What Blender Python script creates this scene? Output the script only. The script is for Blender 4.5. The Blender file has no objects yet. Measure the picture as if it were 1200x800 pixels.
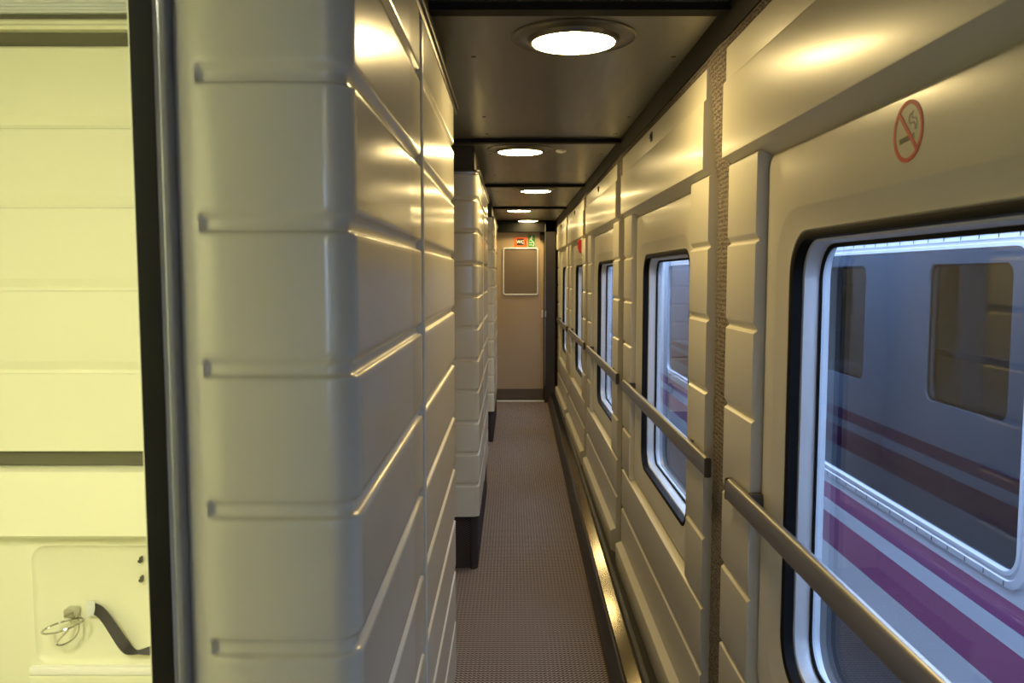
import bpy, math, random
from mathutils import Vector
random.seed(4)
C = bpy.context.scene.collection
PI = math.pi

# ------------------------------------------------------------------ materials
def mat(name, col=(.8, .8, .8), rough=.5, metal=0., spec=.5, coat=0., emit=None, es=0.):
    m = bpy.data.materials.new(name); m.use_nodes = True
    b = m.node_tree.nodes['Principled BSDF']
    b.inputs['Base Color'].default_value = (*col, 1)
    b.inputs['Roughness'].default_value = rough
    b.inputs['Metallic'].default_value = metal
    b.inputs['Specular IOR Level'].default_value = spec
    b.inputs['Coat Weight'].default_value = coat
    b.inputs['Coat Roughness'].default_value = .15
    if emit:
        b.inputs['Emission Color'].default_value = (*emit, 1)
        b.inputs['Emission Strength'].default_value = es
    return m

def N(m, t, **kw):
    n = m.node_tree.nodes.new(t)
    for k, v in kw.items(): setattr(n, k, v)
    return n
def L(m, a, b): m.node_tree.links.new(a, b)
def setup(m): return m.node_tree.nodes['Principled BSDF']
def math_n(m, op, a, b=None, c=None):
    n = N(m, 'ShaderNodeMath', operation=op)
    for i, v in enumerate((a, b, c)):
        if v is None: continue
        if isinstance(v, (int, float)): n.inputs[i].default_value = v
        else: L(m, v, n.inputs[i])
    return n.outputs[0]
def noise_rough(m, scale, lo, hi, bump=0., stretch=(1, 1, 1), dist=.001):
    tc = N(m, 'ShaderNodeTexCoord'); mp = N(m, 'ShaderNodeMapping'); mp.inputs['Scale'].default_value = stretch
    L(m, tc.outputs['Object'], mp.inputs['Vector'])
    nz = N(m, 'ShaderNodeTexNoise'); nz.inputs['Scale'].default_value = scale; nz.inputs['Detail'].default_value = 4
    L(m, mp.outputs[0], nz.inputs['Vector'])
    r = N(m, 'ShaderNodeMapRange'); r.inputs['To Min'].default_value = lo; r.inputs['To Max'].default_value = hi
    L(m, nz.outputs[0], r.inputs[0]); L(m, r.outputs[0], setup(m).inputs['Roughness'])
    if bump:
        bp = N(m, 'ShaderNodeBump'); bp.inputs['Strength'].default_value = bump; bp.inputs['Distance'].default_value = dist
        L(m, nz.outputs[0], bp.inputs['Height']); L(m, bp.outputs[0], setup(m).inputs['Normal'])

CREAM = (.66, .63, .505)
M = {}
M['cream'] = mat('cream moulded plastic', CREAM, .34, coat=.12); noise_rough(M['cream'], 5, .30, .36)
M['cream_left'] = mat('cream lacquered partition', (.66, .635, .53), .24, coat=.35)
M['cream_cabin'] = mat('cream cabin panel', (.75, .75, .57), .45)
M['ceil'] = mat('dark satin metal', (.225, .23, .22), .3, metal=.85); noise_rough(M['ceil'], 6, .24, .38, 0, (6, .6, 1))
M['black'] = mat('black rubber', (.006, .006, .006), .6, spec=.15)
M['joint'] = mat('dark joint', (.009, .008, .007), .6, spec=.15)
M['steel'] = mat('brushed steel', (.36, .35, .33), .34, metal=1.); noise_rough(M['steel'], 40, .3, .42, 0, (40, 1, 40))
M['bluegrey'] = mat('grey door post', (.55, .58, .63), .25, metal=.6)
M['chrome'] = mat('chrome', (.55, .54, .50), .12, metal=1.)
M['alu'] = mat('anodised aluminium', (.72, .75, .78), .38, metal=.25)
M['brass'] = mat('polished kick rail', (.085, .07, .04), .12, metal=1.)
M['duct'] = mat('dark duct side', (.035, .03, .028), .4, spec=.4)
M['rubber'] = mat('dark grey sealing strip', (.06, .058, .055), .45)
M['door'] = mat('tan door leaf', (.41, .31, .20), .42, coat=.1); noise_rough(M['door'], 30, .36, .5)
M['doordark'] = mat('door kick plate', (.10, .075, .055), .5)
M['board'] = mat('brown grey board', (.17, .13, .10), .5)
M['orange'] = mat('orange sign', (.85, .13, .02), .45)
M['green'] = mat('green sign', (.02, .22, .06), .45)
M['white'] = mat('white print', (.85, .85, .8), .5)
M['red'] = mat('red plastic', (.38, .012, .01), .35)
M['ring_red'] = mat('red print', (.62, .035, .02), .5)
M['ink'] = mat('black print', (.02, .02, .02), .5)
M['greyink'] = mat('grey print', (.28, .27, .22), .5)
M['seat'] = mat('black webbing', (.025, .02, .022), .55)
M['lamp'] = mat('lamp glass', (.9, .9, .85), .4, emit=(1., .74, .32), es=58)
M['cabin_lamp'] = mat('cabin lamp', (.9, .9, .85), .4, emit=(1., .95, .66), es=60)
M['fascia'] = mat('dark grey fascia', (.055, .053, .047), .6, spec=.3)
M['olive'] = mat('dark olive slot shade', (.10, .095, .06), .7)
M['dish'] = mat('dark metal fitting', (.10, .09, .075), .35, metal=.8)
M['bezel'] = mat('lamp bezel', (.16, .155, .14), .3, metal=.85)
M['ground'] = mat('track ballast', (.09, .09, .09), .9)
M['under'] = mat('dark underframe', (.03, .035, .045), .6)
M['roof'] = mat('carriage roof', (.35, .37, .4), .5)
M['inside'] = mat('dim saloon lining', (.05, .06, .09), .6)

def glass(name, tint, ior=1.45, rough=0., refl=(1, 1, 1)):
    m = bpy.data.materials.new(name); m.use_nodes = True; nt = m.node_tree; nt.nodes.clear()
    out = nt.nodes.new('ShaderNodeOutputMaterial'); mix = nt.nodes.new('ShaderNodeMixShader')
    tr = nt.nodes.new('ShaderNodeBsdfTransparent'); tr.inputs[0].default_value = (*tint, 1)
    gl = nt.nodes.new('ShaderNodeBsdfGlossy'); gl.inputs['Roughness'].default_value = rough; gl.inputs[0].default_value = (*refl, 1)
    fr = nt.nodes.new('ShaderNodeFresnel')
    ge = nt.nodes.new('ShaderNodeNewGeometry')
    # inside the sheet the node inverts the index; invert it once more so that both faces reflect alike
    p = nt.nodes.new('ShaderNodeMath'); p.operation = 'POWER'; p.inputs[0].default_value = ior
    q = nt.nodes.new('ShaderNodeMath'); q.operation = 'MULTIPLY_ADD'; q.inputs[1].default_value = -2; q.inputs[2].default_value = 1
    nt.links.new(ge.outputs['Backfacing'], q.inputs[0]); nt.links.new(q.outputs[0], p.inputs[1]); nt.links.new(p.outputs[0], fr.inputs[0])
    nt.links.new(fr.outputs[0], mix.inputs[0]); nt.links.new(tr.outputs[0], mix.inputs[1]); nt.links.new(gl.outputs[0], mix.inputs[2])
    nt.links.new(mix.outputs[0], out.inputs[0]); return m
M['glass'] = glass('window glass', (.88, .92, .95))
M['glass_dark'] = glass('tinted carriage glass', (.16, .19, .25), 1.9, 0., (.72, .84, 1.0))

def livery():
    m = mat('carriage livery', (.75, .78, .8), .3, coat=.3)
    tc = N(m, 'ShaderNodeTexCoord'); sp = N(m, 'ShaderNodeSeparateXYZ'); L(m, tc.outputs['Object'], sp.inputs[0])
    z = sp.outputs['Z']
    a = math_n(m, 'MULTIPLY', math_n(m, 'GREATER_THAN', z, .302), math_n(m, 'LESS_THAN', z, .388))
    b = math_n(m, 'MULTIPLY', math_n(m, 'GREATER_THAN', z, .068), math_n(m, 'LESS_THAN', z, .232))
    s = math_n(m, 'ADD', a, b)
    mx = N(m, 'ShaderNodeMix', data_type='RGBA'); L(m, s, mx.inputs[0])
    mx.inputs[6].default_value = (.62, .66, .70, 1); mx.inputs[7].default_value = (.30, .06, .19, 1)
    L(m, mx.outputs[2], setup(m).inputs['Base Color']); return m
M['livery'] = livery()

def carpet(name, dark, light, sx, sy):
    m = mat(name, dark, .95, spec=.1)
    tc = N(m, 'ShaderNodeTexCoord'); sp = N(m, 'ShaderNodeSeparateXYZ'); L(m, tc.outputs['Object'], sp.inputs[0])
    x = math_n(m, 'DIVIDE', sp.outputs['X'], sx); y = math_n(m, 'DIVIDE', sp.outputs['Y'], sy)
    fx = math_n(m, 'ABSOLUTE', math_n(m, 'SUBTRACT', math_n(m, 'FRACT', x), .5))          # 0 in the middle of a row, .5 at its edge
    zig = math_n(m, 'FRACT', math_n(m, 'ADD', y, math_n(m, 'MULTIPLY', fx, 1.1)))
    chev = math_n(m, 'GREATER_THAN', zig, .55)
    rowl = math_n(m, 'GREATER_THAN', fx, .36)
    s = math_n(m, 'MULTIPLY', math_n(m, 'ADD', math_n(m, 'MULTIPLY', chev, .8), math_n(m, 'MULTIPLY', rowl, .28)), 1.)
    nz = N(m, 'ShaderNodeTexNoise'); nz.inputs['Scale'].default_value = 500; L(m, tc.outputs['Object'], nz.inputs['Vector'])
    s2 = math_n(m, 'ADD', s, math_n(m, 'MULTIPLY', math_n(m, 'SUBTRACT', nz.outputs[0], .5), .7))
    mx = N(m, 'ShaderNodeMix', data_type='RGBA'); L(m, s2, mx.inputs[0])
    mx.inputs[6].default_value = (*dark, 1); mx.inputs[7].default_value = (*light, 1)
    L(m, mx.outputs[2], setup(m).inputs['Base Color'])
    bp = N(m, 'ShaderNodeBump'); bp.inputs['Distance'].default_value = .002; bp.inputs['Strength'].default_value = .7
    L(m, s2, bp.inputs['Height']); L(m, bp.outputs[0], setup(m).inputs['Normal']); return m
M['carpet'] = carpet('woven floor carpet', (.050, .040, .042), (.42, .345, .285), .0165, .018)

def ribcarpet(name, dark, light, sc):
    m = mat(name, dark, .95, spec=.1)
    tc = N(m, 'ShaderNodeTexCoord'); mp = N(m, 'ShaderNodeMapping'); mp.inputs['Scale'].default_value = (1, 2.2, 1)
    L(m, tc.outputs['Object'], mp.inputs['Vector'])
    wv = N(m, 'ShaderNodeTexWave', bands_direction='Z'); wv.inputs['Scale'].default_value = sc
    wv.inputs['Distortion'].default_value = 9; wv.inputs['Detail'].default_value = 3; wv.inputs['Detail Scale'].default_value = 4
    L(m, mp.outputs[0], wv.inputs['Vector'])
    mx = N(m, 'ShaderNodeMix', data_type='RGBA'); L(m, wv.outputs['Fac'], mx.inputs[0])
    mx.inputs[6].default_value = (*dark, 1); mx.inputs[7].default_value = (*light, 1)
    L(m, mx.outputs[2], setup(m).inputs['Base Color'])
    bp = N(m, 'ShaderNodeBump'); bp.inputs['Distance'].default_value = .004; bp.inputs['Strength'].default_value = 1
    L(m, wv.outputs['Fac'], bp.inputs['Height']); L(m, bp.outputs[0], setup(m).inputs['Normal']); return m
M['wallcarpet'] = ribcarpet('ribbed brown wall carpet', (.10, .083, .066), (.42, .36, .30), 26)

def plinth_mat():
    m = mat('dark plinth carpet', (.02, .02, .025), .95, spec=.1)
    tc = N(m, 'ShaderNodeTexCoord'); sp = N(m, 'ShaderNodeSeparateXYZ'); L(m, tc.outputs['Object'], sp.inputs[0])
    h = math_n(m, 'ADD', sp.outputs['X'], sp.outputs['Y'])
    fx = math_n(m, 'ABSOLUTE', math_n(m, 'SUBTRACT', math_n(m, 'FRACT', math_n(m, 'DIVIDE', h, .02)), .5))
    zig = math_n(m, 'FRACT', math_n(m, 'ADD', math_n(m, 'DIVIDE', sp.outputs['Z'], .012), math_n(m, 'MULTIPLY', fx, 2.)))
    s = math_n(m, 'GREATER_THAN', zig, .6)
    mx = N(m, 'ShaderNodeMix', data_type='RGBA'); L(m, s, mx.inputs[0])
    mx.inputs[6].default_value = (.018, .017, .022, 1); mx.inputs[7].default_value = (.11, .09, .09, 1)
    L(m, mx.outputs[2], setup(m).inputs['Base Color']); return m
M['plinth'] = plinth_mat()

# ------------------------------------------------------------------ mesh helpers
class MB:
    def __init__(s): s.v = []; s.f = []
    def add(s, vs, fs):
        o = len(s.v); s.v += [tuple(v) for v in vs]; s.f += [tuple(i + o for i in f) for f in fs]; return s
    def box(s, x0, x1, y0, y1, z0, z1):
        vs = [(x0, y0, z0), (x1, y0, z0), (x1, y1, z0), (x0, y1, z0), (x0, y0, z1), (x1, y0, z1), (x1, y1, z1), (x0, y1, z1)]
        return s.add(vs, [(3, 2, 1, 0), (4, 5, 6, 7), (0, 1, 5, 4), (1, 2, 6, 5), (2, 3, 7, 6), (3, 0, 4, 7)])
    def prism(s, prof, a0, a1, axis='y'):
        """closed profile extruded along an axis; prof is (x,z) for y, (x,y) for z, (y,z) for x"""
        n = len(prof); vs = []
        for a in (a0, a1):
            for p, q in prof:
                vs.append((p, a, q) if axis == 'y' else (p, q, a) if axis == 'z' else (a, p, q))
        fs = [(i, (i + 1) % n, n + (i + 1) % n, n + i) for i in range(n)]
        fs += [tuple(range(n)), tuple(range(2 * n - 1, n - 1, -1))]
        return s.add(vs, fs)
    def rings(s, rs, closed=True, cap0=False, cap1=False):
        n = len(rs[0]); vs = [p for r in rs for p in r]; fs = []
        for k in range(len(rs) - 1):
            for i in range(n if closed else n - 1):
                j = (i + 1) % n
                fs.append((k * n + i, k * n + j, (k + 1) * n + j, (k + 1) * n + i))
        if cap0: fs.append(tuple(range(n - 1, -1, -1)))
        if cap1: fs.append(tuple((len(rs) - 1) * n + i for i in range(n)))
        return s.add(vs, fs)
    def tube(s, pts, r, n=10, closed=False):
        pts = [Vector(p) for p in pts]; rs = []; prev = None
        for i, p in enumerate(pts):
            a = pts[(i - 1) % len(pts)] if (closed or i) else p
            b = pts[(i + 1) % len(pts)] if (closed or i < len(pts) - 1) else p
            t = (b - a).normalized()
            u = t.orthogonal() if prev is None else (prev - t * prev.dot(t))
            u.normalize(); prev = u; w = t.cross(u)
            rs.append([p + (u * math.cos(k * 2 * PI / n) + w * math.sin(k * 2 * PI / n)) * r for k in range(n)])
        if closed: rs.append(rs[0])
        return s.rings(rs, True, not closed, not closed)
    def build(s, name, m, parent=None, loc=None, bevel=0., smooth=True, seg=2, angle=35):
        me = bpy.data.meshes.new(name); me.from_pydata(s.v, [], s.f); me.validate()
        me.materials.append(M[m] if isinstance(m, str) else m)
        import bmesh
        bm = bmesh.new(); bm.from_mesh(me); bmesh.ops.remove_doubles(bm, verts=bm.verts, dist=1e-6)
        bmesh.ops.recalc_face_normals(bm, faces=bm.faces); bm.to_mesh(me); bm.free()
        if smooth:
            me.shade_smooth(); me.set_sharp_from_angle(angle=math.radians(angle))
        o = bpy.data.objects.new(name, me); C.objects.link(o)
        if parent: o.parent = parent
        if loc: o.location = loc
        if bevel:
            b = o.modifiers.new('bevel', 'BEVEL'); b.width = bevel; b.segments = seg; b.limit_method = 'ANGLE'
            b.angle_limit = math.radians(30); b.harden_normals = True
        return o

def empty(name, loc=(0, 0, 0), label=None, cat=None, group=None, kind=None, parent=None):
    o = bpy.data.objects.new(name, None); C.objects.link(o); o.location = loc; o.empty_display_size = .05
    if parent: o.parent = parent
    return tag(o, label, cat, group, kind)
def tag(o, label=None, cat=None, group=None, kind=None):
    if label: o['label'] = label
    if cat: o['category'] = cat
    if group: o['group'] = group
    if kind: o['kind'] = kind
    return o
def kids(o): return [c for c in C.objects if c.parent == o]
def copy_tree(o, parent=None):
    c = o.copy(); C.objects.link(c)
    if parent: c.parent = parent
    for ch in kids(o): copy_tree(ch, c)
    return c
def rrect(cy, cz, hy, hz, r, x, n=8):
    """rounded rectangle in the yz plane at x"""
    pts = []
    for sy, sz, a0 in ((1, 1, 0), (-1, 1, PI / 2), (-1, -1, PI), (1, -1, 1.5 * PI)):
        for k in range(n + 1):
            a = a0 + k * PI / 2 / n
            pts.append((x, cy + sy * (hy - r) + r * math.cos(a), cz + sz * (hz - r) + r * math.sin(a)))
    return pts
def rrect_xz(cx, cz, hx, hz, r, y, n=6):
    return [(p[1], y, p[2]) for p in rrect(cx, cz, hx, hz, r, 0, n)]

CEIL = 2.10
# ------------------------------------------------------------------ floor
fl = MB(); fl.box(-1.3, .62, -2.6, 9.75, -.08, 0)
tag(fl.build('floor', 'carpet', smooth=False), kind='structure')

# ------------------------------------------------------------------ right wall
wr = empty('wall_right', kind='structure')
PR, N1, LEN = 1.87, 2.24, 1.665
mods = [N1 + (k - 1) * PR for k in range(-1, 5)]          # near ends
GB = [1.553, 1.356, 1.158, .944, .752, .547, .362]        # groove lines of the slabs
def groove_profile(z0, z1, x, grooves, d=.008):
    """front line from z0 up to z1; at each groove a crisp ledge below and a soft flank above"""
    p = [(x, z0)]
    for g in sorted(grooves):
        if g <= z0 or g >= z1: continue
        p += [(x, g - .005), (x + d * .45, g - .0015), (x + d, g + .0012), (x + d, g + .006), (x + .002, g + .0155), (x, g + .020)]
    p.append((x, z1)); return p
YC, HY, ZC, HZ = LEN / 2, .4675, 1.1075, .4525
def wall_panel():
    b = MB()
    # upper board with a small step and an inclined underside
    b.prism([(.60, 1.72), (.572, 1.728), (.510, 1.762), (.509, 1.78), (.509, 1.935), (.5105, 1.940), (.5155, 1.944), (.5155, 2.022), (.520, 2.027), (.60, 2.027)], 0, LEN)
    # slab columns beside the window
    for y0, y1 in ((0, .22), (LEN - .235, LEN)):
        b.prism([(.60, .551), (.535, .551), (.535, .553), (.529, .5625)] + groove_profile(.567, 1.742, .527, GB) + [(.532, 1.747), (.60, 1.747)], y0, y1)
    # planks under the window, then the protruding bottom box
    b.prism([(.60, .20)] + groove_profile(.20, .5475, .527, [.362]) + [(.5285, .550), (.560, .562), (.60, .562)], 0, LEN)
    b.prism([(.60, .035), (.508, .035), (.502, .045), (.499, .182), (.501, .187), (.527, .199), (.530, .203), (.60, .203)], 0, LEN)
    R = []
    hy0 = LEN / 2 - .2
    zc0, hz0 = (1.745 + .555) / 2, (1.745 - .555) / 2
    R.append(rrect(YC, zc0, hy0, hz0, .0005, .562))
    R.append(rrect(YC, zc0, hy0 - .026, hz0 - .004, .004, .562))
    R.append(rrect(YC, zc0, hy0 - .034, hz0 - .010, .012, .560))
    R.append(rrect(YC, zc0, hy0 - .050, hz0 - .018, .03, .549))
    R.append(rrect(YC, zc0, hy0 - .060, hz0 - .022, .035, .548))
    R.append(rrect(YC, ZC - .003, HY + .055, HZ + .055, .115, .548))
    R.append(rrect(YC, ZC, HY + .050, HZ + .048, .11, .549))
    R.append(rrect(YC, ZC, HY + .014, HZ + .014, .095, .560))
    R.append(rrect(YC, ZC, HY + .006, HZ + .006, .09, .560))
    R.append(rrect(YC, ZC, HY + .001, HZ + .001, .086, .566))
    R.append(rrect(YC, ZC, HY, HZ, .085, .60))
    b.rings(R)
    return b
panel0 = wall_panel().build('wall_panel', 'cream', wr, bevel=.0016, seg=2)
lt = MB(); lt.box(.512, .5165, -.016, .016, -.017, .017)
lt.box(.508, .513, -.007, .007, -.009, .009)
latch0 = lt.build('latch', 'ink', panel0, bevel=.001)
latch0.location = (0, .86, 1.988)
for i, y in enumerate(mods):
    if i == 0: o = panel0; l = latch0
    else:
        o = panel0.copy(); C.objects.link(o); l = latch0.copy(); C.objects.link(l); l.parent = o
    o.location = (0, y, 0)
# carpeted strips in the gaps, narrowing backing sheet following the wall
def gap_strip(y0, y1, name='gap_strip'):
    b = MB(); zs = [.03 + i * .0145 for i in range(int((2.1 - .03) / .0145) + 1)]; rows = []
    n = 7
    for z in zs:
        xb = .553 if z < 1.74 else .548 - (z - 1.74) / .34 * .030
        row = []
        for k in range(n + 1):
            t = k / n; y = y0 + (y1 - y0) * t
            e = .004 * math.sin(PI * t)
            jit = random.uniform(-.0014, .0014)
            row.append((xb - e + jit, y + (random.uniform(-.003, .003) if k in (0, n) else 0), z))
        rows.append(row)
    b.rings(rows, closed=False)
    return b.build(name, 'wallcarpet', wr)
for y in mods: gap_strip(y + LEN - .004, y + PR + .004)
gap_strip(mods[0] - .21, mods[0] + .004)
# carpeted cove between the boards and the ceiling
cv = MB(); cv.prism([(.522, 2.028), (.60, 2.028), (.60, CEIL), (.517, CEIL)], -2.6, 9.7)
cv.build('cove_strip', 'wallcarpet', wr, smooth=False)
# outer skin with the same livery as the train beside it
sk = MB()
for y in mods + [mods[-1] + PR]:
    hole = (YC, HY - .006, ZC, HZ - .006)
    cyy = y + YC
    sk.rings([rrect(cyy, 1.05, PR / 2, 1.25, .0005, .640), rrect(cyy, ZC, HY + .02, HZ + .02, .1, .640), rrect(cyy, ZC, HY - .012, HZ - .012, .075, .637), rrect(cyy, ZC, HY - .012, HZ - .012, .075, .622)])
sk.box(.60, .645, mods[-1] + 1.5 * PR + YC, 30, -.2, 2.3)
sk.box(.60, .645, -2.7, mods[0] + YC - PR / 2, -.2, 2.3)
skin = sk.build('outer_skin', 'livery', wr)

def window(i, y):
    w = empty('window_%d' % (i + 1), (0, y, 0), kind='structure')
    g = MB()
    def rr(m_, x, r): return rrect(YC, ZC, HY + m_, HZ + m_, r, x)
    g.rings([rr(.003, .566, .088), rr(.003, .5605, .088), rr(-.004, .559, .082), rr(-.011, .562, .076), rr(-.012, .582, .076), rr(-.012, .600, .076), rr(.003, .600, .088)])
    g.build('gasket', 'black', w)
    a = MB()
    a.rings([rr(-.001, .582, .085), rr(-.012, .5815, .076), rr(-.016, .584, .073), rr(-.020, .600, .07), rr(-.020, .612, .07), rr(-.001, .612, .085)])
    a.build('window_frame', 'alu', w)
    s_ = MB(); s_.rings([rr(-.010, .612, .078), rr(-.028, .612, .065), rr(-.028, .616, .065), rr(-.010, .617, .078)])
    s_.build('glazing_seal', 'black', w)
    p = MB(); r0 = rr(-.012, .616, .075); r1 = rr(-.012, .621, .075)
    p.rings([r0, r1], True, True, True); p.build('pane', 'glass', w, smooth=False)
    return w
for i, y in enumerate(mods): window(i, y)

# kick rail / heating duct along the floor; it steps outwards slightly towards the far end
def taper(y): return .009 * (y - 2.7)
bs = empty('baseboard_right', kind='structure')
def run(prof, name, m, y0=-2.5, y1=9.60):
    n = 24; rs = []
    for k in range(n + 1):
        y = y0 + (y1 - y0) * k / n
        rs.append([(x + taper(y) if x < .52 else x, y, z) for x, z in prof])
    return MB().rings(rs, True, True, True).build(name, m, bs, angle=25)
run([(.353, 0), (.353, .055), (.356, .068), (.378, .098), (.385, .101), (.385, 0)], 'duct_side', 'duct')
run([(.385, .09), (.3852, .1055), (.389, .109), (.434, .119), (.440, .117), (.442, .09)], 'kick_rail', 'brass')
run([(.442, .06), (.442, .112), (.447, .118), (.462, .118), (.467, .100), (.60, .03), (.60, 0), (.442, 0)], 'sealing_strip', 'rubber')

# ------------------------------------------------------------------ handrails
def handrail():
    t = empty('handrail')
    Lr = 1.94 - .275                                 # own length
    prof = [(.508, .953), (.5095, .949), (.513, .9475), (.5225, .9475), (.525, .950), (.525, .994), (.5225, .998), (.5165, .998), (.5125, .9965), (.5095, .993), (.508, .988)]
    b = MB(); b.prism(prof, .006, Lr - .006); b.build('bar', 'steel', t, bevel=.0012)
    for a0, a1 in ((0, .008), (Lr - .008, Lr)):
        cpr = [(.5075, .949), (.510, .9465), (.523, .9465), (.5255, .949), (.5255, .995), (.523, .999), (.510, .999), (.5075, .995)]
        MB().prism(cpr, a0, a1).build('end_cap', 'dish', t, bevel=.001)
    for yb in (.235, Lr - .16):
        MB().box(.522, .552, yb - .012, yb + .012, .955, 1.002).build('bracket', 'dish', t, bevel=.002)
    return t
hr = handrail()
hl = [None,
      'long brushed steel handrail crossing the large near window beside the no smoking sign',
      'brushed steel handrail across second window, its dark end cap facing the viewer',
      'brushed steel handrail across the third window, between two shorter looking rails',
      'short looking brushed steel handrail across the fourth window, below the red alarm handle',
      'last brushed steel handrail, nearest the far tan door']
for i, y in enumerate(mods):
    if i == 0: continue
    o = hr if i == 1 else copy_tree(hr)
    o.location = (0, y - .095, 0)
    tag(o, hl[i], 'handrail', 'handrails along the window wall')

# ------------------------------------------------------------------ ceiling
ce = empty('ceiling', kind='structure')
jy = [1.965 + 1.90 * k for k in range(-2, 4)] + [9.64]
prev = -2.6
for y in jy:
    MB().box(-1.3, .525, prev + .008, y - .008, CEIL, CEIL + .02).build('ceiling_panel', 'ceil', ce, smooth=False)
    for sx in (-.11, .46):
        for sy in (y - .16, y - .55, prev + .45):
            if sy - prev < .1: continue
            k = [(sx + .007 * math.cos(a * PI / 5), sy + .007 * math.sin(a * PI / 5)) for a in range(10)]
            MB().prism(k, CEIL - .002, CEIL + .001, 'z').build('screw', 'dish', ce)
    MB().box(-1.3, .525, y - .024, y + .024, CEIL - .017, CEIL + .015).build('joint_strip', 'joint', ce, smooth=False)
    prev = y
MB().box(-2.2, .66, -2.7, 9.9, CEIL + .022, CEIL + .1).build('ceiling_void', 'joint', ce, smooth=False)
MB().prism([(.66, 2.2), (.66, 2.30), (.3, 2.55), (-2.4, 2.55), (-2.4, 2.2)], -2.7, 30).build('carriage_roof', 'roof', ce, smooth=False)
# dark angle at the wall side of the ceiling, enlarged to imitate the cove's shade
tag(MB().prism([(.494, CEIL), (.500, CEIL - .014), (.516, CEIL - .050), (.535, CEIL - .050), (.535, CEIL)], -2.5, 9.62).build('trim_1', 'joint', smooth=False), kind='structure')

def ceiling_light():
    t = empty('ceiling_light')
    def ring(r, z, n=48): return [(r * math.cos(2 * PI * k / n), r * math.sin(2 * PI * k / n), z) for k in range(n)]
    MB().rings([ring(.165, 0), ring(.165, -.003), ring(.160, -.005), ring(.155, -.0035), ring(.135, -.002), ring(.122, -.006), ring(.118, -.016), ring(.112, -.018), ring(.108, -.016)]).build('bezel', 'bezel', t)
    MB().rings([ring(.108, -.012), ring(.108, -.016), ring(.09, -.0185), ring(.05, -.0205), ring(.01, -.021)], True, False, True).build('diffuser', 'lamp', t)
    return t
cl = ceiling_light()
lp = [(.161, 2.222, 'large round ceiling light nearest the camera, glowing warm white in the first panel'),
      (.040, 4.156, 'round ceiling light in the second ceiling panel, with a tiny white sensor beside it'),
      (.172, 6.075, 'round ceiling light in the third ceiling panel, one beyond the light with the sensor'),
      (.065, 7.938, 'small looking round ceiling light in the fourth ceiling panel, last but one before the door'),
      (.179, 9.40, 'farthest round ceiling light, just in front of the far tan door'),
      (.165, -1.62, 'round ceiling light behind the camera, out of the frame')]
for i, (x, y, lab) in enumerate(lp):
    o = cl if i == 0 else copy_tree(cl)
    o.location = (x, y, CEIL); tag(o, lab, 'ceiling light', 'round lights along the corridor ceiling')
n = 16
sn = MB(); sn.rings([[(r * math.cos(2 * PI * k / n), r * math.sin(2 * PI * k / n), z) for k in range(n)] for r, z in ((.026, 0), (.026, -.006), (.018, -.012), (.004, -.015))], True, False, True)
tag(sn.build('sensor', 'white', loc=(.245, 4.19, CEIL)), 'tiny round white sensor on the ceiling beside the second light', 'sensor')

# ------------------------------------------------------------------ left wall: rounded partitions
wl = empty('wall_left', kind='structure')
GZ = [1.055 + .157 * k for k in range(-5, 7)]
def zrows(z0, z1, groov):
    rows = [(z0, 0.)]
    for g in groov:
        if g < z0 + .01 or g > z1 - .03: continue
        rows += [(g - .010, 0), (g - .0035, .0), (g - .001, .0009), (g + .0003, .0040), (g + .0015, .0080), (g + .004, .0088), (g + .011, .0088), (g + .0150, .0076), (g + .0195, .0020), (g + .0220, .0003), (g + .028, 0)]
    rows.append((z1, 0)); return rows
def sweep(path, z0, z1, groov, name, m, parent, loc=None):
    """path: list of (x, y, mask); surface normal is to the right of the walking direction"""
    P = [Vector((p[0], p[1])) for p in path]; Nn = []
    for i in range(len(P)):
        a = P[max(i - 1, 0)]; b = P[min(i + 1, len(P) - 1)]; t = (b - a).normalized(); Nn.append(Vector((t.y, -t.x)))
    rs = []
    for z, d in zrows(z0, z1, groov):
        rs.append([(P[i].x - Nn[i].x * d * path[i][2], P[i].y - Nn[i].y * d * path[i][2], z) for i in range(len(P))])
    return MB().rings(rs, closed=False).build(name, m, parent, loc, angle=60)
def arc(cx, cy, r, a0, a1, n):
    return [(cx + r * math.cos(a0 + (a1 - a0) * k / n), cy + r * math.sin(a0 + (a1 - a0) * k / n), 1) for k in range(n + 1)]
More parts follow.
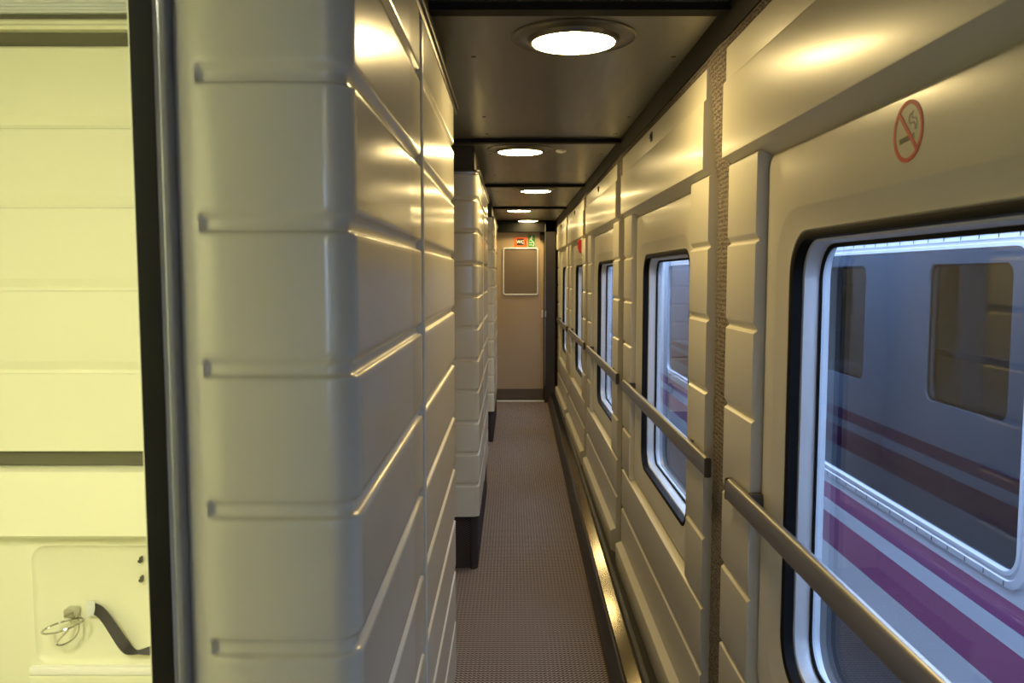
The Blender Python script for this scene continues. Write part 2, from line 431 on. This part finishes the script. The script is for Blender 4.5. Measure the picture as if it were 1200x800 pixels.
def partition(yf, xs, full=False):
    Lf = .675
    # front: starts deeper at the post, swells forward, turns the corner, runs along the corridor
    el = lambda x: yf + .032 * (1 - math.sqrt(max(0, 1 - ((-.305 - x) / .0625) ** 2))) if x < -.305 else yf
    path = [(-.3675, yf + .075, 0)] + [(x, el(x), 0) for x in (-.3672, -.366, -.364, -.361, -.357, -.352, -.347, -.342)] + [(-.3365, el(-.3365), .05), (-.3335, el(-.3335), .9), (-.330, el(-.330), 1), (-.325, el(-.325), 1), (-.318, el(-.318), 1)]
    r = .034
    for k in range(1, 9):
        x = -.310 + (xs - r + .310) * (k - 1) / 8
        path.append((x, el(x) - .0015 * math.sin(PI * (k - 1) / 8), 1))
    path += arc(xs - r, yf + r, r, -PI / 2, 0, 12)
    for k in range(1, 5): path.append((xs - .001 * k / 4, yf + r + (Lf - r) * k / 4, 1))
    path.append((xs - .004, yf + Lf + .003, 1)); path.append((xs - .03, yf + Lf + .004, 1))
    sweep(path, .275, 1.965, GZ, 'corner_panel', 'cream_left', wl)
    # second bay, a separate panel whose edge stands a little proud
    y0, y1 = yf + .715, yf + 1.575
    p2 = [(xs - .055, y0, 0), (xs - .004, y0, 0), (xs - .0015, y0 + .0015, 0), (xs, y0 + .004, 0), (xs, y0 + .014, 0), (xs, y0 + .017, .9), (xs, y0 + .022, 1)]
    for k in range(1, 5): p2.append((xs, y0 + .022 + (y1 - y0 - .05) * k / 4, 1))
    p2 += arc(xs - .024, y1 - .024, .024, 0, PI / 2, 8)
    p2 += [(-.36, y1, 1), (-.62, y1, 1)]
    sweep(p2, .275, 1.962, GZ, 'side_panel', 'cream_left', wl)
    MB().box(xs - .055, xs - .016, yf + Lf - .02, y0 + .02, 0, 2.0).build('gap_filler', 'rubber', wl, smooth=False)
    # carpeted plinth, set back
    q = [(-.37, yf + .03), (xs - .045, yf + .03)] + [(a[0], a[1]) for a in arc(xs - .042, yf + .046, .032, -PI / 2, 0, 8)] + [(xs - .010, y1 - .03), (xs - .03, y1 - .012), (-.37, y1 - .012)]
    MB().prism(q, 0, .29, 'z').build('plinth', 'plinth', wl, smooth=False)
    # fascia above and dark cap rail
    MB().prism([(-.38, yf + .04), (xs - .02, yf + .04), (xs - .02, y1 - .015), (-.38, y1 - .015)], 1.94, CEIL, 'z').build('fascia', 'fascia', wl, smooth=False)
    t = empty('cap_rail', parent=wl)
    q = [(-.35, yf + .010), (xs - .026, yf - .006), (xs - .008, yf - .002), (xs + .002, yf + .010), (xs + .006, yf + .026), (xs + .008, y1 + .09), (xs - .014, y1 + .09), (xs - .016, yf + .035), (-.35, yf + .045)]
    MB().prism(q, 1.978, 1.986, 'z').build('rail_upper', 'rubber', t, bevel=.001)
    q2 = [(x - .006, y + .002) for x, y in q]
    MB().prism(q2, 1.964, 1.978, 'z').build('rail_lower', 'steel', t, bevel=.001)
partition(.89, -.170); partition(4.05, -.163); partition(7.24, -.156); partition(-2.30, -.17)
# recess lining behind the partitions
MB().box(-.66, -.62, 2.43, 9.7, 0, CEIL).build('recess_wall', 'cream_left', wl, smooth=False)
for yf in (4.05, 7.24):
    MB().box(-.64, -.36, yf + .04, yf + .08, 0, CEIL).build('recess_end', 'cream_left', wl, smooth=False)
MB().box(-1.30, -.62, 2.40, 2.44, 0, CEIL).build('recess_end', 'cream_left', wl, smooth=False)

# ------------------------------------------------------------------ cabin seen through the doorway on the left
dr = empty('door_1', kind='structure')
yj = .89
MB().prism([(-.4005, yj - .006), (-.3730, yj - .006), (-.3730, yj + .07), (-.4005, yj + .07)], 0, CEIL, 'z').build('door_seal', 'black', dr, bevel=.003)
MB().prism([(-.405, yj + .004), (-.4005, yj + .002), (-.4005, yj + .06), (-.405, yj + .06)], 0, CEIL, 'z').build('inner_edge', 'cream_cabin', dr, bevel=.001)
MB().prism([(-.3730, yj + .07), (-.3730, yj - .008), (-.3720, yj - .011), (-.3705, yj - .009), (-.3695, yj - .006), (-.3680, yj - .006), (-.3668, yj - .004), (-.3660, yj + .004), (-.3655, yj + .07)], 0, CEIL, 'z').build('door_post', 'bluegrey', dr)
wc = empty('wall_cabin', kind='structure')
YB = 1.55
def cabin_prof():
    p = [(YB, 1.146)]
    for g in (1.295, 1.451, 1.605, 1.750):
        p += [(YB, g - .002), (YB + .004, g), (YB + .006, g + .006), (YB + .001, g + .020), (YB, g + .024)]
    p += [(YB, 1.893), (YB + .003, 1.897), (YB + .03, 1.897), (YB + .03, 1.146)]
    return p
MB().prism(cabin_prof(), -1.35, -.40, 'x').build('cabin_panel', 'cream_cabin', wc)
MB().prism([(YB + .005, 1.924), (YB - .004, 1.926), (YB - .006, 1.932), (YB - .001, 1.936), (YB - .001, 1.942), (YB + .004, 1.946), (YB + .03, 1.946), (YB + .03, 1.924)], -1.35, -.40, 'x').build('cornice_profile', 'cream_cabin', wc)
rb = [(YB - .0, 1.956)]
z = 1.956
while z < 2.06: rb += [(YB - .004, z + .003), (YB, z + .006)]; z += .006
rb += [(YB + .03, z), (YB + .03, 1.956)]
MB().prism(rb, -1.35, -.40, 'x').build('ribbed_profile', 'alu', wc, smooth=False)
for z0, z1 in ((1.116, 1.150), (1.894, 1.928), (1.944, 1.958)):  # dark strips behind the open slots, shade put in as colour
    MB().box(-1.35, -.42, YB + .012, YB + .024, z0, z1).build('painted_slot_shade', 'olive', wc, smooth=False)
MB().box(-1.35, -.40, YB + .025, YB + .05, 0, CEIL).build('backing', 'cream_cabin', wc, smooth=False)
MB().box(-1.39, -1.35, -.75, YB + .05, 0, CEIL).build('cabin_side', 'cream_cabin', wc, smooth=False)
MB().box(-1.35, -.42, -.75, -.71, 0, CEIL).build('cabin_end', 'cream_cabin', wc, smooth=False)
MB().box(-.46, -.42, -.75, .64, 0, CEIL).build('cabin_front', 'cream_cabin', wc, smooth=False)
MB().box(-.42, -.41, .94, YB + .03, 0, CEIL).build('cabin_return', 'cream_cabin', wc, smooth=False)
# slab under the grooved wall and recessed niche
sl = MB(); sl.prism([(YB + .02, .984), (YB - .024, .984), (YB - .030, .990), (YB - .018, 1.09), (YB - .012, 1.108), (YB - .004, 1.113), (YB + .02, 1.115)], -1.349, -.421, 'x')
tag(sl.build('folding_table', 'cream_cabin', bevel=.001), 'cream slab folded against the cabin wall below the dark horizontal slot', 'folding table')
nc = MB()
def ry(cx, cz, hx, hz, r, y): return rrect_xz(cx, cz, hx, hz, r, y, 8)
nc.rings([ry(-.875, .49, .474, .494, .0005, YB + .004), ry(-.70, .843, .226, .118, .03, YB + .004), ry(-.70, .843, .223, .115, .028, YB + .007), ry(-.70, .843, .216, .108, .022, YB + .010)], True, False, True)
nc.build('niche_panel', 'cream_cabin', wc)
sh = empty('shelf', (0, 0, 0), 'thin cream shelf edge along the bottom of the cabin niche', 'shelf')
MB().prism([(YB - .006, .714), (YB - .005, .7215), (YB + .01, .7235), (YB + .01, .706), (YB - .004, .706)], -.935, -.421, 'x').build('top', 'white', sh, bevel=.001)
MB().prism([(YB - .003, .60), (YB - .003, .704), (YB + .01, .706), (YB + .01, .60)], -.94, -.421, 'x').build('apron', 'cream_cabin', sh, bevel=.002)
# cup holder
ch = empty('cup_holder', (-.848, YB, .834), 'chrome wire cup holder clipped to the cream cabin niche beside the black strap', 'cup holder')
MB().box(-.010, .011, -.018, .006, -.009, .008).build('bracket', 'chrome', ch, bevel=.003)
lp1 = [(.004 + .036 * math.cos(a), -.038 + .030 * math.sin(a), -.016 + .008 * math.cos(a * 1)) for a in [2 * PI * k / 28 for k in range(28)]]
MB().tube([(p[0] - .004, p[1], p[2] + .002) for p in lp1], .0021, 8, True).build('wire_ring', 'chrome', ch)
lp2 = [(.016, -.010, -.006), (.018, -.014, -.024), (.017, -.018, -.040), (.004, -.024, -.052), (-.014, -.028, -.058), (-.022, -.026, -.054), (-.014, -.022, -.044), (.000, -.016, -.030), (.002, -.012, -.008)]
def smooth_pts(pts, k=3):
    for _ in range(k):
        q = [pts[0]]
        for a, b in zip(pts, pts[1:]):
            q += [tuple(a[i] * .75 + b[i] * .25 for i in range(3)), tuple(a[i] * .25 + b[i] * .75 for i in range(3))]
        q.append(pts[-1]); pts = q
    return pts
MB().tube(smooth_pts(lp2), .0019, 8).build('wire_support', 'chrome', ch)
# webbing strap
st = empty('strap', (-.808, YB, .84), 'black twisted webbing strap with a metal tab on the cream cabin wall', 'strap')
sp_pts = smooth_pts([(.004, -.006, 0), (.02, -.010, -.006), (.045, -.018, -.036), (.066, -.022, -.066), (.080, -.016, -.084), (.100, -.010, -.082), (.125, -.008, -.080)], 2)
b = MB(); rs = []
for i, p in enumerate(sp_pts):
    t = i / (len(sp_pts) - 1)
    w = .0105 * (1 - .62 * math.exp(-((t - .70) / .12) ** 2)); ang = .75 * t * PI
    dx, dz = w * math.sin(.25 + .4 * t), w * math.cos(.25 + .4 * t)
    dyy = w * .5 * math.sin(ang)
    up = [(p[0] + dx, p[1] + dyy, p[2] + dz), (p[0] - dx, p[1] - dyy, p[2] - dz)]
    rs.append([up[0], up[1], (up[1][0], up[1][1] + .0016, up[1][2]), (up[0][0], up[0][1] + .0016, up[0][2])])
b.rings(rs, True, True, True).build('webbing', 'seat', st)
MB().box(-.010, .006, -.007, -.003, -.014, .014).build('tab', 'alu', st, bevel=.001)
# small dark catches at the edge of the niche
hk = empty('catch', (-.7135, YB, .915), 'small dark double catch at the edge of the cabin niche next to the door seal', 'catch')
for zz in (.020, -.018):
    b = MB(); b.box(-.001, .002, -.006, .006, zz - .006, zz + .006); b.box(-.003, .000, -.008, -.005, zz - .004, zz + .001)
    b.build('hook', 'dish', hk, bevel=.001)
# cabin lamp out of view
cb = empty('cabin_light', (-.60, -.10, CEIL - .001), 'long cabin ceiling light above the doorway, out of the frame', 'ceiling light')
MB().box(-.13, .12, -.48, .36, -.02, 0).build('housing', 'alu', cb, bevel=.003)
MB().box(-.11, .10, -.46, .34, -.0205, -.0195).build('diffuser', 'cabin_lamp', cb)
MB().box(-1.9, -1.39, -2.6, 9.8, -.1, 2.2).build('outer_left', 'joint', wl, smooth=False)

# ------------------------------------------------------------------ end wall behind the camera; unseen glazed door added to let daylight in
bk = empty('added_daylight_door', (0, 0, 0), kind='structure')
def rz(cx, cz, hx, hz, r, y): return rrect_xz(cx, cz, hx, hz, r, y, 8)
MB().rings([rz(-.35, CEIL / 2, .95, CEIL / 2, .0005, -2.6), rz(.11, 1.40, .30, .52, .08, -2.6), rz(.11, 1.40, .29, .51, .07, -2.64), rz(.11, 1.40, .29, .51, .07, -2.66), rz(-.35, CEIL / 2, .95, CEIL / 2, .0005, -2.66)]).build('door_leaf', 'door', bk)
MB().rings([rz(.11, 1.40, .31, .53, .09, -2.60), rz(.11, 1.40, .31, .53, .09, -2.592), rz(.11, 1.40, .285, .505, .07, -2.592), rz(.11, 1.40, .285, .505, .07, -2.62)]).build('door_frame', 'black', bk)
MB().rings([rz(.11, 1.40, .295, .515, .07, -2.630), rz(.11, 1.40, .295, .515, .07, -2.636)], True, True, True).build('pane', 'glass', bk, smooth=False)

# ------------------------------------------------------------------ far end: door, frame, signs
D = 9.62
tag(MB().box(-1.3, .60, D + .06, D + .12, -.05, CEIL + .02).build('wall_far', 'doordark', smooth=False), kind='structure')
d2 = empty('door_2', kind='structure')
MB().box(-.30, .369, D, D + .04, .03, 2.03).build('door_leaf', 'door', d2, bevel=.003)
MB().box(-.298, .366, D - .006, D, .035, .150).build('kick_plate', 'doordark', d2, bevel=.002)
MB().box(-.30, .385, D - .05, D + .02, 0, .016).build('threshold', 'alu', d2, bevel=.004)
fr = MB(); fr.prism([(.378, D - .10), (.50, D - .10), (.52, D + .05), (.372, D + .05)], 0, CEIL, 'z')
fr.build('jamb', 'duct', d2, bevel=.004)
MB().box(.3775, .3845, D - .108, D - .10, .2, 2.06).build('jamb_strip', 'steel', d2, bevel=.001)
MB().box(-.30, .52, D - .10, D + .05, 1.968, CEIL).build('header', 'black', d2, bevel=.004)
MB().box(.322, .375, D - .05, D, 1.885, 1.968).build('door_closer', 'joint', d2, bevel=.006)
hd = MB(); hd.box(.372, .398, D - .118, D - .10, .99, 1.075)
h = hd.build('handle', 'chrome', d2, bevel=.006)
MB().box(.345, .3655, D - .012, D, .985, 1.07).build('lock_plate', 'alu', d2, bevel=.003)

bd = empty('notice_board', (.0995, D, 1.519), 'blank brown board in a rounded aluminium frame on the far door', 'notice board')
def fr_rings(hx, hz, t, dp):
    return [ry(0, 0, hx, hz, .03, 0), ry(0, 0, hx, hz, .03, -dp * .7), ry(0, 0, hx - t * .3, hz - t * .3, .027, -dp), ry(0, 0, hx - t * .8, hz - t * .8, .024, -dp), ry(0, 0, hx - t, hz - t, .02, -dp * .6), ry(0, 0, hx - t, hz - t, .02, 0)]
MB().rings(fr_rings(.2085, .276, .018, .014)).build('frame', 'alu', bd)
MB().rings([ry(0, 0, .195, .262, .02, 0), ry(0, 0, .195, .262, .02, -.006)], True, False, True).build('panel', 'board', bd)

def text(body, size, m, parent, loc, rot, name='lettering'):
    cu = bpy.data.curves.new(name, 'FONT'); cu.body = body; cu.size = size; cu.extrude = .0006; cu.align_x = 'CENTER'; cu.align_y = 'CENTER'
    cu.materials.append(M[m]); o = bpy.data.objects.new(name, cu); C.objects.link(o); o.parent = parent; o.location = loc; o.rotation_euler = rot
    return o
ws = empty('toilet_sign', (.100, D, 1.857), 'small orange sign with black WC panel above the board on the far door', 'sign')
MB().box(-.075, .075, -.006, 0, -.056, .056).build('plate', 'orange', ws, bevel=.002)
MB().box(-.044, .036, -.0075, -.005, -.036, .040).build('black_field', 'ink', ws, bevel=.001)
t = text('WC', .050, 'white', ws, (-.004, -.0082, .001), (PI / 2, 0, 0)); t.data.offset = .001
MB().prism([(.044, .022), (.064, .022), (.064, -.030), (.044, -.030)], -.0085, -.005, 'y').build('dark_mark', 'doordark', ws)
es = empty('exit_sign', (.226, D, 1.873), 'small green emergency exit sign with white figure on the far door', 'sign')
MB().box(-.040, .040, -.006, 0, -.072, .068).build('plate', 'green', es, bevel=.002)
b = MB()
def strip(pts, w, y=-.0072):
    for (x0, z0), (x1, z1) in zip(pts, pts[1:]):
        dx, dz = x1 - x0, z1 - z0; l = math.hypot(dx, dz); nx, nz = -dz / l * w / 2, dx / l * w / 2
        b.prism([(x0 + nx, z0 + nz), (x1 + nx, z1 + nz), (x1 - nx, z1 - nz), (x0 - nx, z0 - nz)], y, -.0055, 'y')
hdp = [(.004 + .008 * math.cos(a * PI / 5), .050 + .008 * math.sin(a * PI / 5)) for a in range(10)]
b.prism(hdp, -.0072, -.0055, 'y')
strip([(.0, .040), (-.008, .016)], .013); strip([(-.002, .036), (-.020, .028), (-.026, .018)], .005); strip([(.002, .036), (.016, .026), (.022, .030)], .005)
strip([(-.008, .018), (.006, .006), (.002, -.010)], .006); strip([(-.008, .018), (-.016, .004), (-.030, .002)], .006)
b.build('running_figure', 'white', es)
b = MB(); strip([(-.030, -.022), (.010, -.022)], .006); strip([(-.030, -.048), (.012, -.048)], .006); strip([(.014, -.008), (.028, -.022), (.028, -.050), (.014, -.062)], .007)
b.build('arrow', 'white', es)

al = empty('alarm_handle', (.518, 6.20, 1.690), 'red emergency alarm handle on the window wall near the far end', 'alarm handle')
MB().box(-.001, .012, -.06, .06, -.062, .062).build('back_plate', 'cream', al, bevel=.003)
MB().prism([(-.026, .050), (-.001, .052), (-.001, -.052), (-.018, -.040), (-.028, -.005)], -.034, .034, 'y').build('grip', 'red', al, bevel=.005)
MB().box(-.030, -.024, -.02, .02, .012, .030).build('pull_tab', 'ink', al, bevel=.001)

# no smoking sticker on the surround above the near window; local: u to the picture's right is -y, v is z
ns = empty('no_smoking_sign', (.548, 1.163, 1.678), 'round red and black no smoking sticker above the near window', 'sign')
def uv(u, v, x): return (x, -u, v)
n = 48; R1, R2 = .0425, .0365
MB().rings([[uv(r * math.cos(2 * PI * k / n), r * math.sin(2 * PI * k / n), x) for k in range(n)] for r, x in ((R1, 0), (R1, -.0009), (R2, -.0009), (R2, 0))]).build('ring', 'ring_red', ns)
MB().rings([[uv(R2 * math.cos(2 * PI * k / n), R2 * math.sin(2 * PI * k / n), x) for k in range(n)] for x in (0, -.0003)], True, False, True).build('backing', mat('cream sticker film', (.66, .61, .45), .4), ns)
def strip_x(pts, w, m, name, x=-.0007):
    b = MB()
    for (u0, v0), (u1, v1) in zip(pts, pts[1:]):
        du, dv = u1 - u0, v1 - v0; l = math.hypot(du, dv); a, c = -dv / l * w / 2, du / l * w / 2
        q = [(u0 + a, v0 + c), (u1 + a, v1 + c), (u1 - a, v1 - c), (u0 - a, v0 - c)]
        b.rings([[uv(u, v, 0) for u, v in q], [uv(u, v, x) for u, v in q]], True, True, True)
    return b.build(name, m, ns, smooth=False)
strip_x([(-.026, .026), (.026, -.026)], .0062, 'ring_red', 'bar', -.0010)
strip_x([(-.024, -.012), (.010, -.009)], .0075, 'ink', 'cigarette')
strip_x([(.0125, -.0088), (.019, -.0083)], .0075, 'greyink', 'cigarette_tip')
strip_x([(.020, -.001), (.021, .006), (.015, .010), (.006, .009), (.002, .014), (.004, .021), (.010, .023)], .0024, 'greyink', 'smoke_curl')
strip_x([(.024, -.001), (.026, .008), (.022, .015), (.012, .016), (.010, .019), (.015, .026)], .0022, 'greyink', 'smoke_curl')

# ------------------------------------------------------------------ outside
tag(MB().box(-20, 30, -12, 40, -1.3, -1.2).build('ground', 'ground', smooth=False), kind='structure')
NX = 1.67
tr = empty('train_carriage', (0, 0, 0), 'neighbouring white train carriage with purple stripes seen through the windows', 'train carriage')
NP = 2.17; nc0 = 3.555
ys = [nc0 + NP * k for k in range(-3, 8)]
b = MB()
for y in ys:
    b.rings([rrect(y, 1.04, NP / 2, 1.24, .0005, NX), rrect(y, 1.03, .955, .60, .10, NX), rrect(y, 1.03, .94, .585, .09, NX + .02)])
b.box(NX, NX + .05, ys[-1] + NP / 2, 32, -.2, 2.28); b.box(NX, NX + .05, -10, ys[0] - NP / 2, -.2, 2.28)
b.build('body_side', 'livery', tr)
MB().prism([(NX, 2.28), (NX + .12, 2.45), (NX + .5, 2.55), (NX + 2.3, 2.55), (NX + 2.8, 2.2), (NX + 2.8, -.2), (NX + 2.75, -.2), (NX + 2.75, 2.2), (NX + .02, 2.2)], -10, 32).build('roof', 'roof', tr, smooth=False)
MB().box(NX + .08, NX + 2.7, -10, 32, -1.0, -.15).build('underframe', 'under', tr, bevel=.01)
MB().box(NX + 1.3, NX + 1.34, -10, 32, -.15, 2.2).build('inner_partition', 'inside', tr, smooth=False)
MB().box(NX + .03, NX + 1.32, -10, 32, -.14, .02).build('saloon_floor', 'inside', tr, smooth=False)
for y in ys:
    f = MB()
    f.rings([rrect(y, 1.03, .955, .600, .10, NX + .001), rrect(y, 1.03, .953, .598, .10, NX - .010), rrect(y, 1.03, .930, .575, .09, NX - .012), rrect(y, 1.03, .926, .571, .088, NX - .006),
             rrect(y, 1.03, .918, .563, .086, NX - .006), rrect(y, 1.03, .914, .559, .084, NX - .012), rrect(y, 1.03, .902, .547, .08, NX - .012), rrect(y, 1.03, .897, .542, .078, NX + .004), rrect(y, 1.03, .897, .542, .078, NX + .02)])
    fo = f.build('window_frame', 'alu', tr)
    t_ = MB()
    for k in range(15):
        yy = y - .84 + k * .12
        for zz in (1.03 + .586, 1.03 - .586): t_.box(NX - .0128, NX - .011, yy - .002, yy + .002, zz - .009, zz + .009)
    tag(t_.build('frame_marks', 'rubber', fo, smooth=False), kind='stuff')
    MB().rings([rrect(y, 1.03, .90, .545, .08, NX + .006), rrect(y, 1.03, .90, .545, .08, NX + .012)], True, True, True).build('window_pane', 'glass_dark', tr, smooth=False)

# ------------------------------------------------------------------ world, camera
w = bpy.data.worlds.new('sky'); bpy.context.scene.world = w; w.use_nodes = True
bg = w.node_tree.nodes['Background']; bg.inputs[0].default_value = (.52, .67, 1.0, 1); bg.inputs[1].default_value = 7.0

cam = bpy.data.cameras.new('camera'); co = bpy.data.objects.new('camera', cam); C.objects.link(co)
cam.sensor_width = 22.3; cam.lens = 18.0; cam.clip_start = .02
co.location = (0, 0, 1.48)
co.rotation_euler = (PI / 2 - math.atan(78 / 968.6), 0, 0)
cam.dof.use_dof = True; cam.dof.focus_distance = 3.6; cam.dof.aperture_fstop = 5.6
sc = bpy.context.scene; sc.camera = co
sc.view_settings.view_transform = 'Standard'; sc.view_settings.look = 'None'
sc.view_settings.exposure = 0.22; sc.view_settings.gamma = 1.0; sc.view_settings.use_curve_mapping = False
sc.cycles.use_denoising = True
sc.cycles.max_bounces = 10; sc.cycles.diffuse_bounces = 5; sc.cycles.glossy_bounces = 5; sc.cycles.transparent_max_bounces = 12
sc.cycles.sample_clamp_indirect = 6
